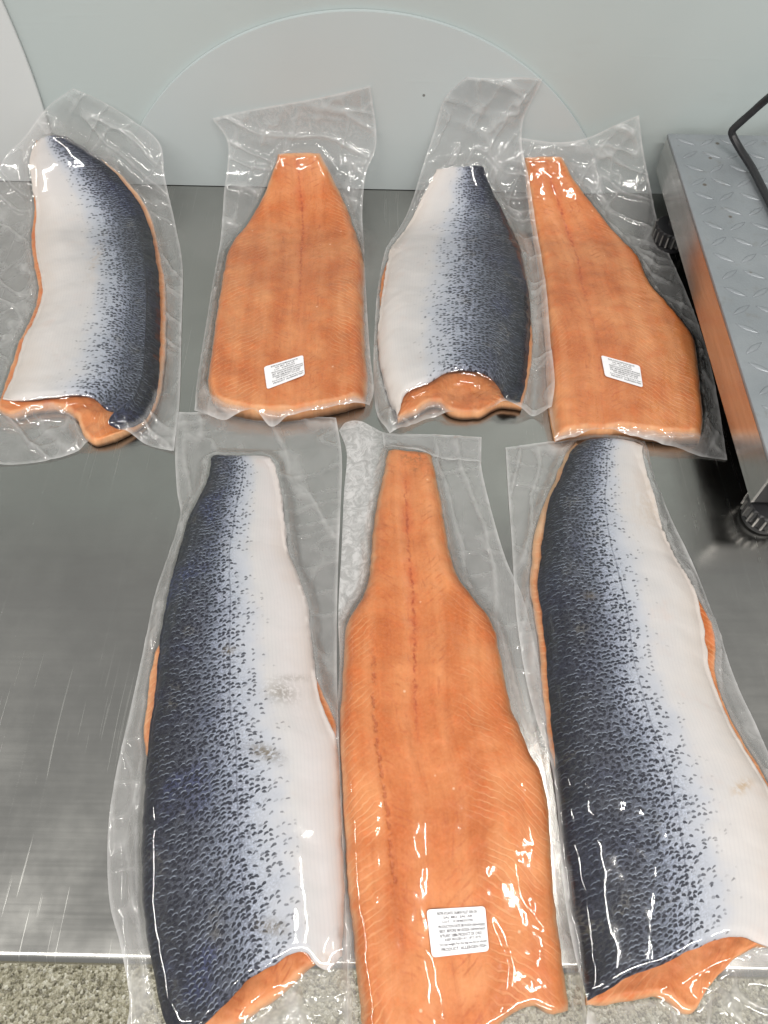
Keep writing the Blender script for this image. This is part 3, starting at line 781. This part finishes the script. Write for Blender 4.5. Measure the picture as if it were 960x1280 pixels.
# front middle, flesh up
def _strip(X):
    a = trace([(450, 535), (449, 620), (446, 690), (440, 745), (428, 790)], .002); out = 0
    ctr = np.interp(-X[..., 1], -a[:, 1], a[:, 0]); on = (X[..., 1] < a[0, 1] + .01) & (X[..., 1] > a[-1, 1])
    return np.clip(1.5 - np.abs(X[..., 0] - ctr) / .022, 0, 1) * on * .92
def _topflap(X):
    p = np.array(pix_sheet(545, 558, .002)); return np.exp(-((X[..., 0] - p[0]) / .05) ** 4 - ((X[..., 1] - p[1]) / .013) ** 4) * .22
PACKS.append(dict(seed=23, up='flesh', crinkle=[(668, 985, 26, 20, 0, .8), (680, 1070, 22, 55, 0, 1.0), (660, 1190, 36, 34, 0, .9), (470, 1080, 10, 120, 0, .35)], T=.024, er=.026, pleat=.15, wr=.7, wi=1.0,
    label='large flesh-up orange salmon pack with big square-set white sticker near the table edge',
    flesh=([(485, 560), (482, 577), (475, 610), (469, 640), (465, 680), (462, 713), (453, 747), (439, 768), (432, 787), (430, 817), (427, 867), (425, 915), (427, 986), (430, 1039), (435, 1110), (441, 1163), (447, 1234), (453, 1280), (458, 1305)],
           [(541, 568), (543, 583), (550, 617), (558, 660), (564, 693), (577, 727), (597, 753), (611, 771), (619, 789), (624, 810), (631, 845), (639, 883), (650, 912), (665, 945), (678, 972), (686, 1003), (689, 1057), (694, 1128), (701, 1181), (709, 1234), (712, 1264)],
           [(485, 560), (500, 563), (520, 566), (541, 568)],
           [(458, 1305), (500, 1308), (560, 1304), (600, 1292), (625, 1277), (648, 1263), (668, 1258), (684, 1267), (712, 1264)]),
    centre=((0, .18, .4, .52, .7, 1), (.40, .45, .45, .43, .40, .38)), red=((0, .05, .12, .3, .45, .55, .62, 1), (.1, .3, .9, 1, 1, .8, .05, .0)),
    split=((0, .4, .5, .7, .9, 1), (.22, .18, .19, .205, .23, .25), lambda v: up(v, .40, .5, .8, .9)),
    smudge=[(517, 576, 14, 9, 0, .9), (518, 588, 5, 9, 10, .5)],
    sticker=[(533, 1137), (606, 1133), (611, 1189), (540, 1197)], frost=[_strip, _topflap], flap=([(478, 539), (480, 560)], [(602, 545), (602, 576)], [(478, 539), (540, 542), (602, 545)], [(480, 560), (540, 572), (602, 576)]),
    bag=([(424, 538), (433, 563), (430, 617), (427, 687), (423, 767), (425, 833), (422, 900), (423, 933), (427, 1022), (432, 1128), (435, 1234), (435, 1280), (437, 1325)],
         [(602, 546), (601, 577), (613, 633), (633, 700), (653, 745), (667, 800), (677, 850), (684, 890), (694, 968), (701, 1039), (712, 1110), (722, 1181), (731, 1252), (735, 1280), (740, 1325)],
         [(424, 538), (432, 528), (450, 526), (465, 533), (482, 541), (540, 543), (602, 546)], [(437, 1325), (540, 1328), (640, 1328), (740, 1325)])))
# front right, skin up
PACKS.append(dict(seed=37, up='skin', creamv=lambda v: .85 * np.clip((.45 - v) / .2, 0, 1), back='L', T=.025, skin_mat=SK_B, pleat=-.3, wr=.8, wi=1.0,
    label='large skin-up salmon pack with small tan mark, lying in front of the scale',
    skin=([(726, 552), (714, 566), (698, 601), (686, 626), (681, 655), (675, 701), (672, 732), (677, 768), (682, 814), (686, 870), (692, 930), (698, 980), (703, 1030), (712, 1097), (720, 1147), (729, 1207), (732, 1252)],
          [(802, 554), (804, 580), (815, 612), (829, 662), (843, 693), (861, 722), (871, 747), (879, 786), (886, 839), (898, 872), (922, 923), (949, 967), (970, 1013), (983, 1080), (990, 1147), (985, 1190)],
          [(726, 552), (745, 550), (775, 550), (802, 554)],
          [(732, 1252), (750, 1240), (780, 1221), (813, 1210), (847, 1193), (880, 1179), (923, 1172), (950, 1183), (985, 1190)]),
    flesh=([(724, 553), (710, 566), (692, 601), (680, 626), (671, 655), (665, 697), (664, 740), (669, 790), (676, 839), (681, 880), (688, 930), (695, 980), (701, 1030), (709, 1097), (717, 1147), (727, 1207), (735, 1258)],
           [(804, 555), (807, 580), (818, 612), (832, 662), (847, 693), (866, 722), (877, 747), (892, 784), (893, 839), (905, 872), (928, 923), (957, 967), (977, 1013), (988, 1080), (993, 1147), (980, 1185)],
           [(724, 553), (745, 549), (775, 549), (804, 555)],
           [(735, 1258), (765, 1255), (787, 1252), (827, 1248), (860, 1268), (882, 1238), (930, 1190), (980, 1185)]),
    white=((0, .3, .6, 1), (.68, .66, .68, .72)), lat=((0, .3, .6, 1), (.52, .50, .52, .50)),
    tan=[(925, 985, 17, 6, -30, 1.0), (815, 630, 25, 40, 20, .25)], stain=[(735, 750, 10, 6, 0, .5)],
    bag=([(632, 559), (636, 626), (640, 679), (645, 768), (655, 839), (670, 905), (686, 963), (694, 1030), (701, 1113), (711, 1180), (728, 1253), (735, 1325)],
         [(806, 552), (813, 587), (834, 637), (866, 704), (894, 778), (922, 856), (950, 917), (985, 1000), (1008, 1100), (1015, 1200), (1020, 1325)],
         [(632, 559), (680, 553), (735, 547), (806, 552)], [(735, 1325), (830, 1328), (920, 1328), (1020, 1325)])))
# back, flesh up, beside the scale
PACKS.append(dict(seed=41, up='flesh', T=.021, er=.020, pleat=1.1, wr=1.0, wi=1.0, th=(.45, .75, 1, 1),
    label='flesh-up orange salmon pack lying right beside the metal scale',
    flesh=([(657, 198), (658, 222), (665, 277), (673, 331), (678, 385), (683, 439), (685, 482), (687, 515), (694, 549)],
           [(704, 197), (717, 222), (733, 244), (765, 287), (797, 325), (815, 363), (842, 396), (867, 430), (873, 472), (878, 520), (876, 551)],
           [(657, 198), (672, 196), (688, 196), (704, 197)], [(694, 549), (738, 545), (787, 545), (830, 550), (876, 551)]),
    centre=((0, .3, .6, 1), (.5, .38, .33, .32)), red=((0, .2, .4, .6, 1), (.6, 1.0, .8, .4, .1)),
    smudge=[(672, 203, 10, 5, 0, .5), (686, 202, 7, 4, 0, .5)],
    sticker=[(751, 445), (799, 459), (803, 486), (756, 471)],
    bag=([(648, 172), (652, 200), (657, 240), (664, 300), (672, 363), (679, 439), (684, 520), (692, 558)],
         [(799, 144), (802, 174), (814, 239), (830, 304), (857, 363), (884, 439), (896, 493), (909, 575)],
         [(648, 172), (700, 178), (735, 172), (770, 156), (799, 144)], [(692, 558), (712, 557), (745, 549), (790, 556), (852, 567), (909, 575)])))
# back, skin up, between the two back flesh packs
PACKS.append(dict(seed=53, up='skin', back='R', T=.024, skin_mat=SK_C, pleat=1.25, wr=1.25,
    label='shorter skin-up salmon pack lying between two stickered flesh-up packs at the back',
    skin=([(546, 211), (529, 244), (510, 282), (490, 309), (482, 342), (476, 385), (472, 428), (479, 472), (489, 504), (497, 523)],
          [(604, 207), (616, 239), (630, 266), (648, 304), (657, 342), (663, 385), (662, 428), (656, 482), (649, 507)],
          [(546, 211), (566, 209), (585, 208), (604, 207)],
          [(497, 523), (508, 497), (532, 488), (556, 475), (581, 471), (608, 477), (622, 491), (630, 506), (649, 507)]),
    flesh=([(546, 209), (527, 244), (507, 282), (487, 309), (478, 342), (473, 385), (470, 428), (477, 472), (487, 504), (497, 527)],
           [(605, 205), (618, 239), (633, 266), (651, 304), (660, 342), (667, 385), (667, 428), (660, 482), (652, 510)],
           [(546, 209), (566, 207), (585, 206), (605, 205)],
           [(497, 527), (520, 516), (546, 505), (566, 519), (597, 520), (622, 508), (640, 508), (652, 510)]),
    white=((0, .3, .6, 1), (.60, .64, .68, .70)), lat=((0, .5, 1), (9, 9, 9)),
    bag=([(583, 95), (556, 122), (543, 163), (529, 206), (510, 266), (484, 315), (473, 360), (469, 407), (467, 472), (472, 520), (487, 543)],
         [(678, 98), (672, 112), (655, 147), (652, 180), (659, 222), (667, 287), (678, 363), (684, 439), (689, 493), (686, 521)],
         [(583, 95), (615, 97), (650, 96), (678, 98)], [(487, 543), (512, 534), (540, 523), (592, 523), (624, 515), (657, 520), (686, 521)])))
# back, flesh up, in front of the round board
def _fold(X):
    p = np.array(pix_sheet(372, 150, .002)); return np.exp(-((X[..., 0] - p[0]) / .12) ** 4 - ((X[..., 1] - p[1]) / .028) ** 4) * .42
PACKS.append(dict(seed=67, up='flesh', T=.023, er=.022, pleat=1.3, wr=.9, wi=1.1, th=(.45, .75, 1, 1),
    label='flesh-up orange salmon pack with tilted sticker, its bag end folded against the round board',
    flesh=([(347, 193), (344, 203), (332, 235), (311, 277), (287, 312), (278, 350), (272, 390), (265, 440), (260, 480), (266, 503)],
           [(400, 192), (409, 208), (417, 225), (432, 255), (445, 290), (454, 322), (455, 380), (456, 430), (460, 480), (456, 504)],
           [(347, 193), (365, 191), (382, 191), (400, 192)], [(266, 503), (283, 513), (310, 521), (350, 524), (390, 519), (425, 512), (456, 504)]),
    centre=((0, .3, .6, 1), (.45, .55, .57, .56)), red=((0, .2, .5, .7, 1), (.6, .9, .6, .3, .1)),
    split=((0, .3, .5, 1), (.4, .40, .45, .5), lambda v: up(v, .30, .34, .4, .6) * .4),
    smudge=[(373, 197, 8, 5, 0, .55)],
    sticker=[(330, 460), (379, 444), (381, 469), (334, 488)], frost=[_fold],
    bag=([(265, 148), (284, 176), (284, 210), (280, 240), (273, 315), (260, 400), (250, 460), (243, 513)],
         [(463, 107), (470, 183), (458, 215), (453, 260), (455, 310), (458, 380), (463, 455), (467, 495), (462, 512)],
         [(265, 148), (310, 138), (390, 124), (463, 107)], [(243, 513), (280, 531), (320, 527), (340, 539), (362, 532), (400, 525), (435, 518), (462, 512)])))
# back, skin up, beside the slanted sheet
PACKS.append(dict(seed=79, up='skin', creamv=lambda v: .35 + .5 * np.clip((.45 - v) / .2, 0, 1), back='R', T=.024, skin_mat=SK_C, pleat=.9, wr=1.25,
    label='bent skin-up salmon pack with tail propped up against the slant-edged white sheet',
    skin=([(45, 176), (40, 190), (38, 208), (41, 232), (46, 258), (44, 290), (48, 330), (54, 363), (46, 395), (31, 425), (20, 460), (6, 503)],
          [(80, 171), (107, 187), (135, 207), (160, 235), (180, 265), (192, 305), (199, 355), (200, 430), (194, 500), (176, 530), (152, 540)],
          [(45, 176), (58, 171), (70, 169), (80, 171)],
          [(6, 503), (40, 506), (75, 505), (97, 502), (120, 506), (136, 520), (146, 524), (139, 537), (152, 540)]),
    flesh=([(43, 174), (37, 190), (35, 208), (37, 232), (41, 258), (39, 290), (43, 330), (49, 363), (40, 395), (24, 425), (13, 460), (-4, 512)],
           [(81, 168), (110, 184), (140, 204), (168, 235), (190, 268), (202, 305), (210, 355), (212, 400), (206, 470), (194, 520), (165, 540), (142, 549)],
           [(43, 174), (58, 169), (70, 167), (81, 168)],
           [(-4, 512), (14, 522), (40, 514), (75, 512), (95, 522), (106, 546), (120, 554), (142, 549)]),
    white=((0, .3, .6, 1), (.66, .60, .60, .62)), lat=((0, .5, 1), (9, 9, 9)),
    tan=[(122, 330, 8, 40, 0, .35)],
    bag=([(90, 111), (58, 135), (30, 172), (4, 200), (-14, 260), (-22, 340), (-28, 440), (-34, 520), (-36, 580)],
         [(92, 110), (128, 127), (165, 150), (199, 178), (206, 222), (219, 280), (228, 330), (227, 405), (224, 505), (218, 565)],
         [(90, 111), (91, 110.5), (92, 110)], [(-36, 580), (25, 580), (75, 572), (120, 556), (160, 548), (190, 558), (218, 565)])))
OVER = {11: ([(569, 6), (780, 6), (805, -4), (840, -7), (880, -8), (930, -5), (965, 6), (1320, 6)], [(569, -6), (840, -6), (860, 9), (906, 7), (935, -6), (1320, -6)]),
        37: ([(550, -6), (640, -4), (655, -10), (700, -10), (740, -8), (800, -7), (850, -6), (900, -5), (950, -3), (1000, 6), (1260, 6)], [(550, -6), (735, -6), (760, 6), (785, 12), (832, 7), (856, 4), (913, 6), (1200, 7)]),
        53: ([(200, 6), (330, 6), (345, -4), (360, -5), (380, -2), (400, 6), (530, 6)], [(200, -6), (375, -6), (407, 4), (470, 4), (500, 2)]),
        79: ([(170, 0), (230, 0), (255, -2), (290, -4), (330, -5), (363, -6), (425, -7), (460, -8), (503, -10)], [(170, -6), (225, 6), (250, 7), (280, 3), (330, 5), (390, 8), (455, 5), (520, 2), (540, 0)])}
for P in PACKS:
    if P['seed'] in OVER:
        lo, ro = OVER[P['seed']]; sk = P['skin']; fl = P['flesh']
        P['flesh'] = (overhang(sk[0][:-1], lo) + [fl[0][-1]], overhang(sk[1][:-1], ro) + [fl[1][-1]], [(x, y + 5) for x, y in sk[2]], fl[3])
for P in PACKS: make_pack(P)

# ------------------------------------------------------------------ platform scale
SX0, SX1 = .330, .70; SY0, SY1 = .385, WALL_Y - .018; SZ0, SZ1 = .045, .0925
sc = empty('platform_scale', (.52, .62, 0)); SINV = Matrix.Translation((-.52, -.62, 0))
tag(sc, 'grey checker-plate platform scale with shiny steel sides on levelling feet', 'scale')
def mat_side():
    m = N('scale_side_steel'); g = m.geo()
    n = m.noise(m.mapping(g, (60, 12, 200)), 1, 3, .6); sp = m.vor(m.mapping(g, (1, 1, .5)), 150)
    s = m.math('MULTIPLY', m.map(sp.outputs['Distance'], .22, .12), m.math('GREATER_THAN', m.sep(sp.outputs['Color'])[0], .80))
    c = m.mix(m.map(n, .3, .7), (.60, .58, .57), (.70, .68, .67)); c = m.mix(m.math('MULTIPLY', s, .85), c, (.03, .02, .015))
    m.prin(Base_Color=c, Metallic=1.0, Roughness=m.math('ADD', .24, m.math('MULTIPLY', s, .4)), Normal=m.bump(n, .08, .0005)); return m.m
def mat_plate():
    m = N('checker_plate'); g = m.geo()
    n = m.noise(g, 9, 4, .6); f = m.noise(g, 420, 3, .6); d = m.noise(g, 55, 4, .65)
    c = m.mix(m.map(n, .3, .7), (.25, .27, .29), (.32, .34, .36))
    c = m.mix(m.map(d, .56, .75, 0, .40), c, (.20, .19, .165))
    ch = m.vor(g, 62); k = m.math('MULTIPLY', m.map(ch.outputs['Distance'], .20, .10), m.math('GREATER_THAN', m.sep(ch.outputs['Color'])[0], .86))
    c = m.mix(m.math('MULTIPLY', k, .8), c, (.10, .07, .04))
    m.prin(Base_Color=c, Metallic=.35, Roughness=m.map(n, .3, .7, .30, .42), Normal=m.bump(m.math('ADD', f, m.math('MULTIPLY', d, .6)), .22, .0012)); return m.m
M_SIDE = mat_side(); M_PLATE = mat_plate(); M_RUBBER = mat_plain('black_rubber', (.018, .018, .02), .45)
M_KNURL = mat_plain('knurled_metal', (.30, .29, .28), .35, .7)
bm = bmesh.new(); t = .0025
for (x0, x1, y0, y1) in ((SX0, SX0 + t, SY0, SY1), (SX1 - t, SX1, SY0, SY1), (SX0 + t, SX1 - t, SY1 - t, SY1)):
    bm_box(bm, x0, x1, y0, y1, SZ0, SZ1 - .0045)
o = bm_obj('frame', bm, M_SIDE, sc); o.matrix_parent_inverse = SINV
bm = bmesh.new(); bm_box(bm, SX0 + t, SX1 - t, SY0, SY0 + t, SZ0, SZ1 - .0045)
o = bm_obj('front_panel', bm, M_RUBBER, sc); o.matrix_parent_inverse = SINV  # unseen black face, added to keep mirrored lamp glare off the table
bm = bmesh.new(); bm_box(bm, SX0 - .0004, SX1 + .0004, SY0 - .0004, SY1 + .0004, SZ1 - .0043, SZ1, .0012)
plate = bm_obj('top_plate', bm, M_PLATE, sc); plate.matrix_parent_inverse = SINV
bm = bmesh.new(); bm_box(bm, SX0 + .02, SX1 - .02, SY0 + .02, SY1 - .02, SZ0 + .006, SZ0 + .02)
o = bm_obj('underframe', bm, M_RUBBER, sc); o.matrix_parent_inverse = SINV
# raised tread lugs, each its own piece
bm = bmesh.new(); bmesh.ops.create_uvsphere(bm, u_segments=12, v_segments=6, radius=1)
for v in bm.verts:
    k = max(0.0, 1 - abs(v.co.x) ** 1.6)
    v.co = Vector((v.co.x * .0125, v.co.y * .0034 * (.35 + .65 * k), max(v.co.z, -.25) * .0013))
bmesh.ops.dissolve_degenerate(bm, dist=1e-6, edges=bm.edges[:])
lug_me = bpy.data.meshes.new('tread_lug'); bm.to_mesh(lug_me); bm.free(); lug_me.materials.append(M_PLATE)
for p in lug_me.polygons: p.use_smooth = True
pitch = .0258; ni = int((SX1 - SX0 - .01) / pitch); nj = int((SY1 - SY0 - .01) / pitch)
for i in range(ni):
    for j in range(nj):
        o = bpy.data.objects.new('tread_lug', lug_me); COL.objects.link(o); o.parent = plate
        o.matrix_parent_inverse = Matrix.Identity(4)
        x = SX0 + .018 + i * pitch; y = SY1 - .016 - j * pitch
        o.location = Vector((x - .52 + .52, y, SZ1 - .0001)); o.rotation_euler = (0, 0, radians(38 if (i + j) % 2 else -32) + random.uniform(-.05, .05))
# feet
def foot(x, y):
    prof = [(.0, .0), (.017, .0), (.019, .002), (.019, .007), (.015, .009), (.0155, .010), (.021, .011), (.0215, .026), (.020, .028), (.008, .0285), (.0075, .052), (0, .052)]
    n = 40; V = []; F = []
    for k, (r, z) in enumerate(prof):
        for a in range(n):
            rr = r * (1.0 + (.05 if a % 2 else -.05) * (1 if .0105 < z < .0265 else 0))
            V.append((x + rr * cos(2 * pi * a / n), y + rr * sin(2 * pi * a / n), z + .0002))
    for k in range(len(prof) - 1):
        for a in range(n): F.append((k * n + a, k * n + (a + 1) % n, (k + 1) * n + (a + 1) % n, (k + 1) * n + a))
    me = bpy.data.meshes.new('foot'); me.from_pydata(V, [], F); me.update()
    ft = link('foot', me, M_RUBBER, sc); ft.matrix_parent_inverse = SINV
    # bare metal ribs around the knob
    bm = bmesh.new()
    for a in range(0, n, 2):
        an = 2 * pi * (a + 1) / n; c = Vector((x + .0222 * cos(an), y + .0222 * sin(an), .0185))
        r = bmesh.ops.create_cube(bm, size=1)
        for v in r['verts']:
            p = Vector((v.co.x * .002, v.co.y * .0017, v.co.z * .014)); p.rotate(Matrix.Rotation(an, 3, 'Z')); v.co = c + p
    o = bm_obj('grip_ribs', bm, M_KNURL, ft); o.matrix_parent_inverse = Matrix.Identity(4)
fb = pix_on_z(838, 296, .012); ff = pix_on_z(957, 640, .012)
foot(fb[0], fb[1]); foot(ff[0], ff[1]); foot(SX1 - .03, fb[1]); foot(SX1 - .03, ff[1])

# ------------------------------------------------------------------ cable
def tube(pts, r, n=10, seg=80):
    P = np.array(pts, float); E = np.vstack([2 * P[0] - P[1], P, 2 * P[-1] - P[-2]]); C = []
    for i in range(1, len(E) - 2):
        t = np.linspace(0, 1, 14, endpoint=False)[:, None]; p0, p1, p2, p3 = E[i - 1:i + 3]
        C.append(.5 * (2 * p1 + (p2 - p0) * t + (2 * p0 - 5 * p1 + 4 * p2 - p3) * t**2 + (3 * p1 - p0 - 3 * p2 + p3) * t**3))
    C = np.vstack(C + [P[-1:]]); T = np.gradient(C, axis=0); T /= np.linalg.norm(T, axis=1, keepdims=True)
    nrm = np.cross(T, [.3, .2, 1]); nrm /= np.linalg.norm(nrm, axis=1, keepdims=True); bn = np.cross(T, nrm)
    a = np.linspace(0, 2 * pi, n + 1)
    V = C[:, None] + r * (np.cos(a)[None, :, None] * nrm[:, None] + np.sin(a)[None, :, None] * bn[:, None])
    return mesh_np('cable', V.reshape(-1, 3), grid_faces(len(C), n + 1, 0, True))
cp = []
for (px, py, z) in ((1060, 40, .28), (1010, 84, .22), (962, 121, .165), (938, 142, .140), (921, 157, .124), (915, 164, .117), (917, 172, .111), (926, 188, .104), (940, 210, .0995), (953, 235, .0985), (967, 262, .0983), (990, 310, .0983), (1010, 350, .0983)):
    cp.append(pix_on_z(px, py, z))
o = link('cable', tube(cp, .0042), M_RUBBER)
tag(o, 'black rubber cable hanging down and bending onto the checker-plate scale', 'cable')
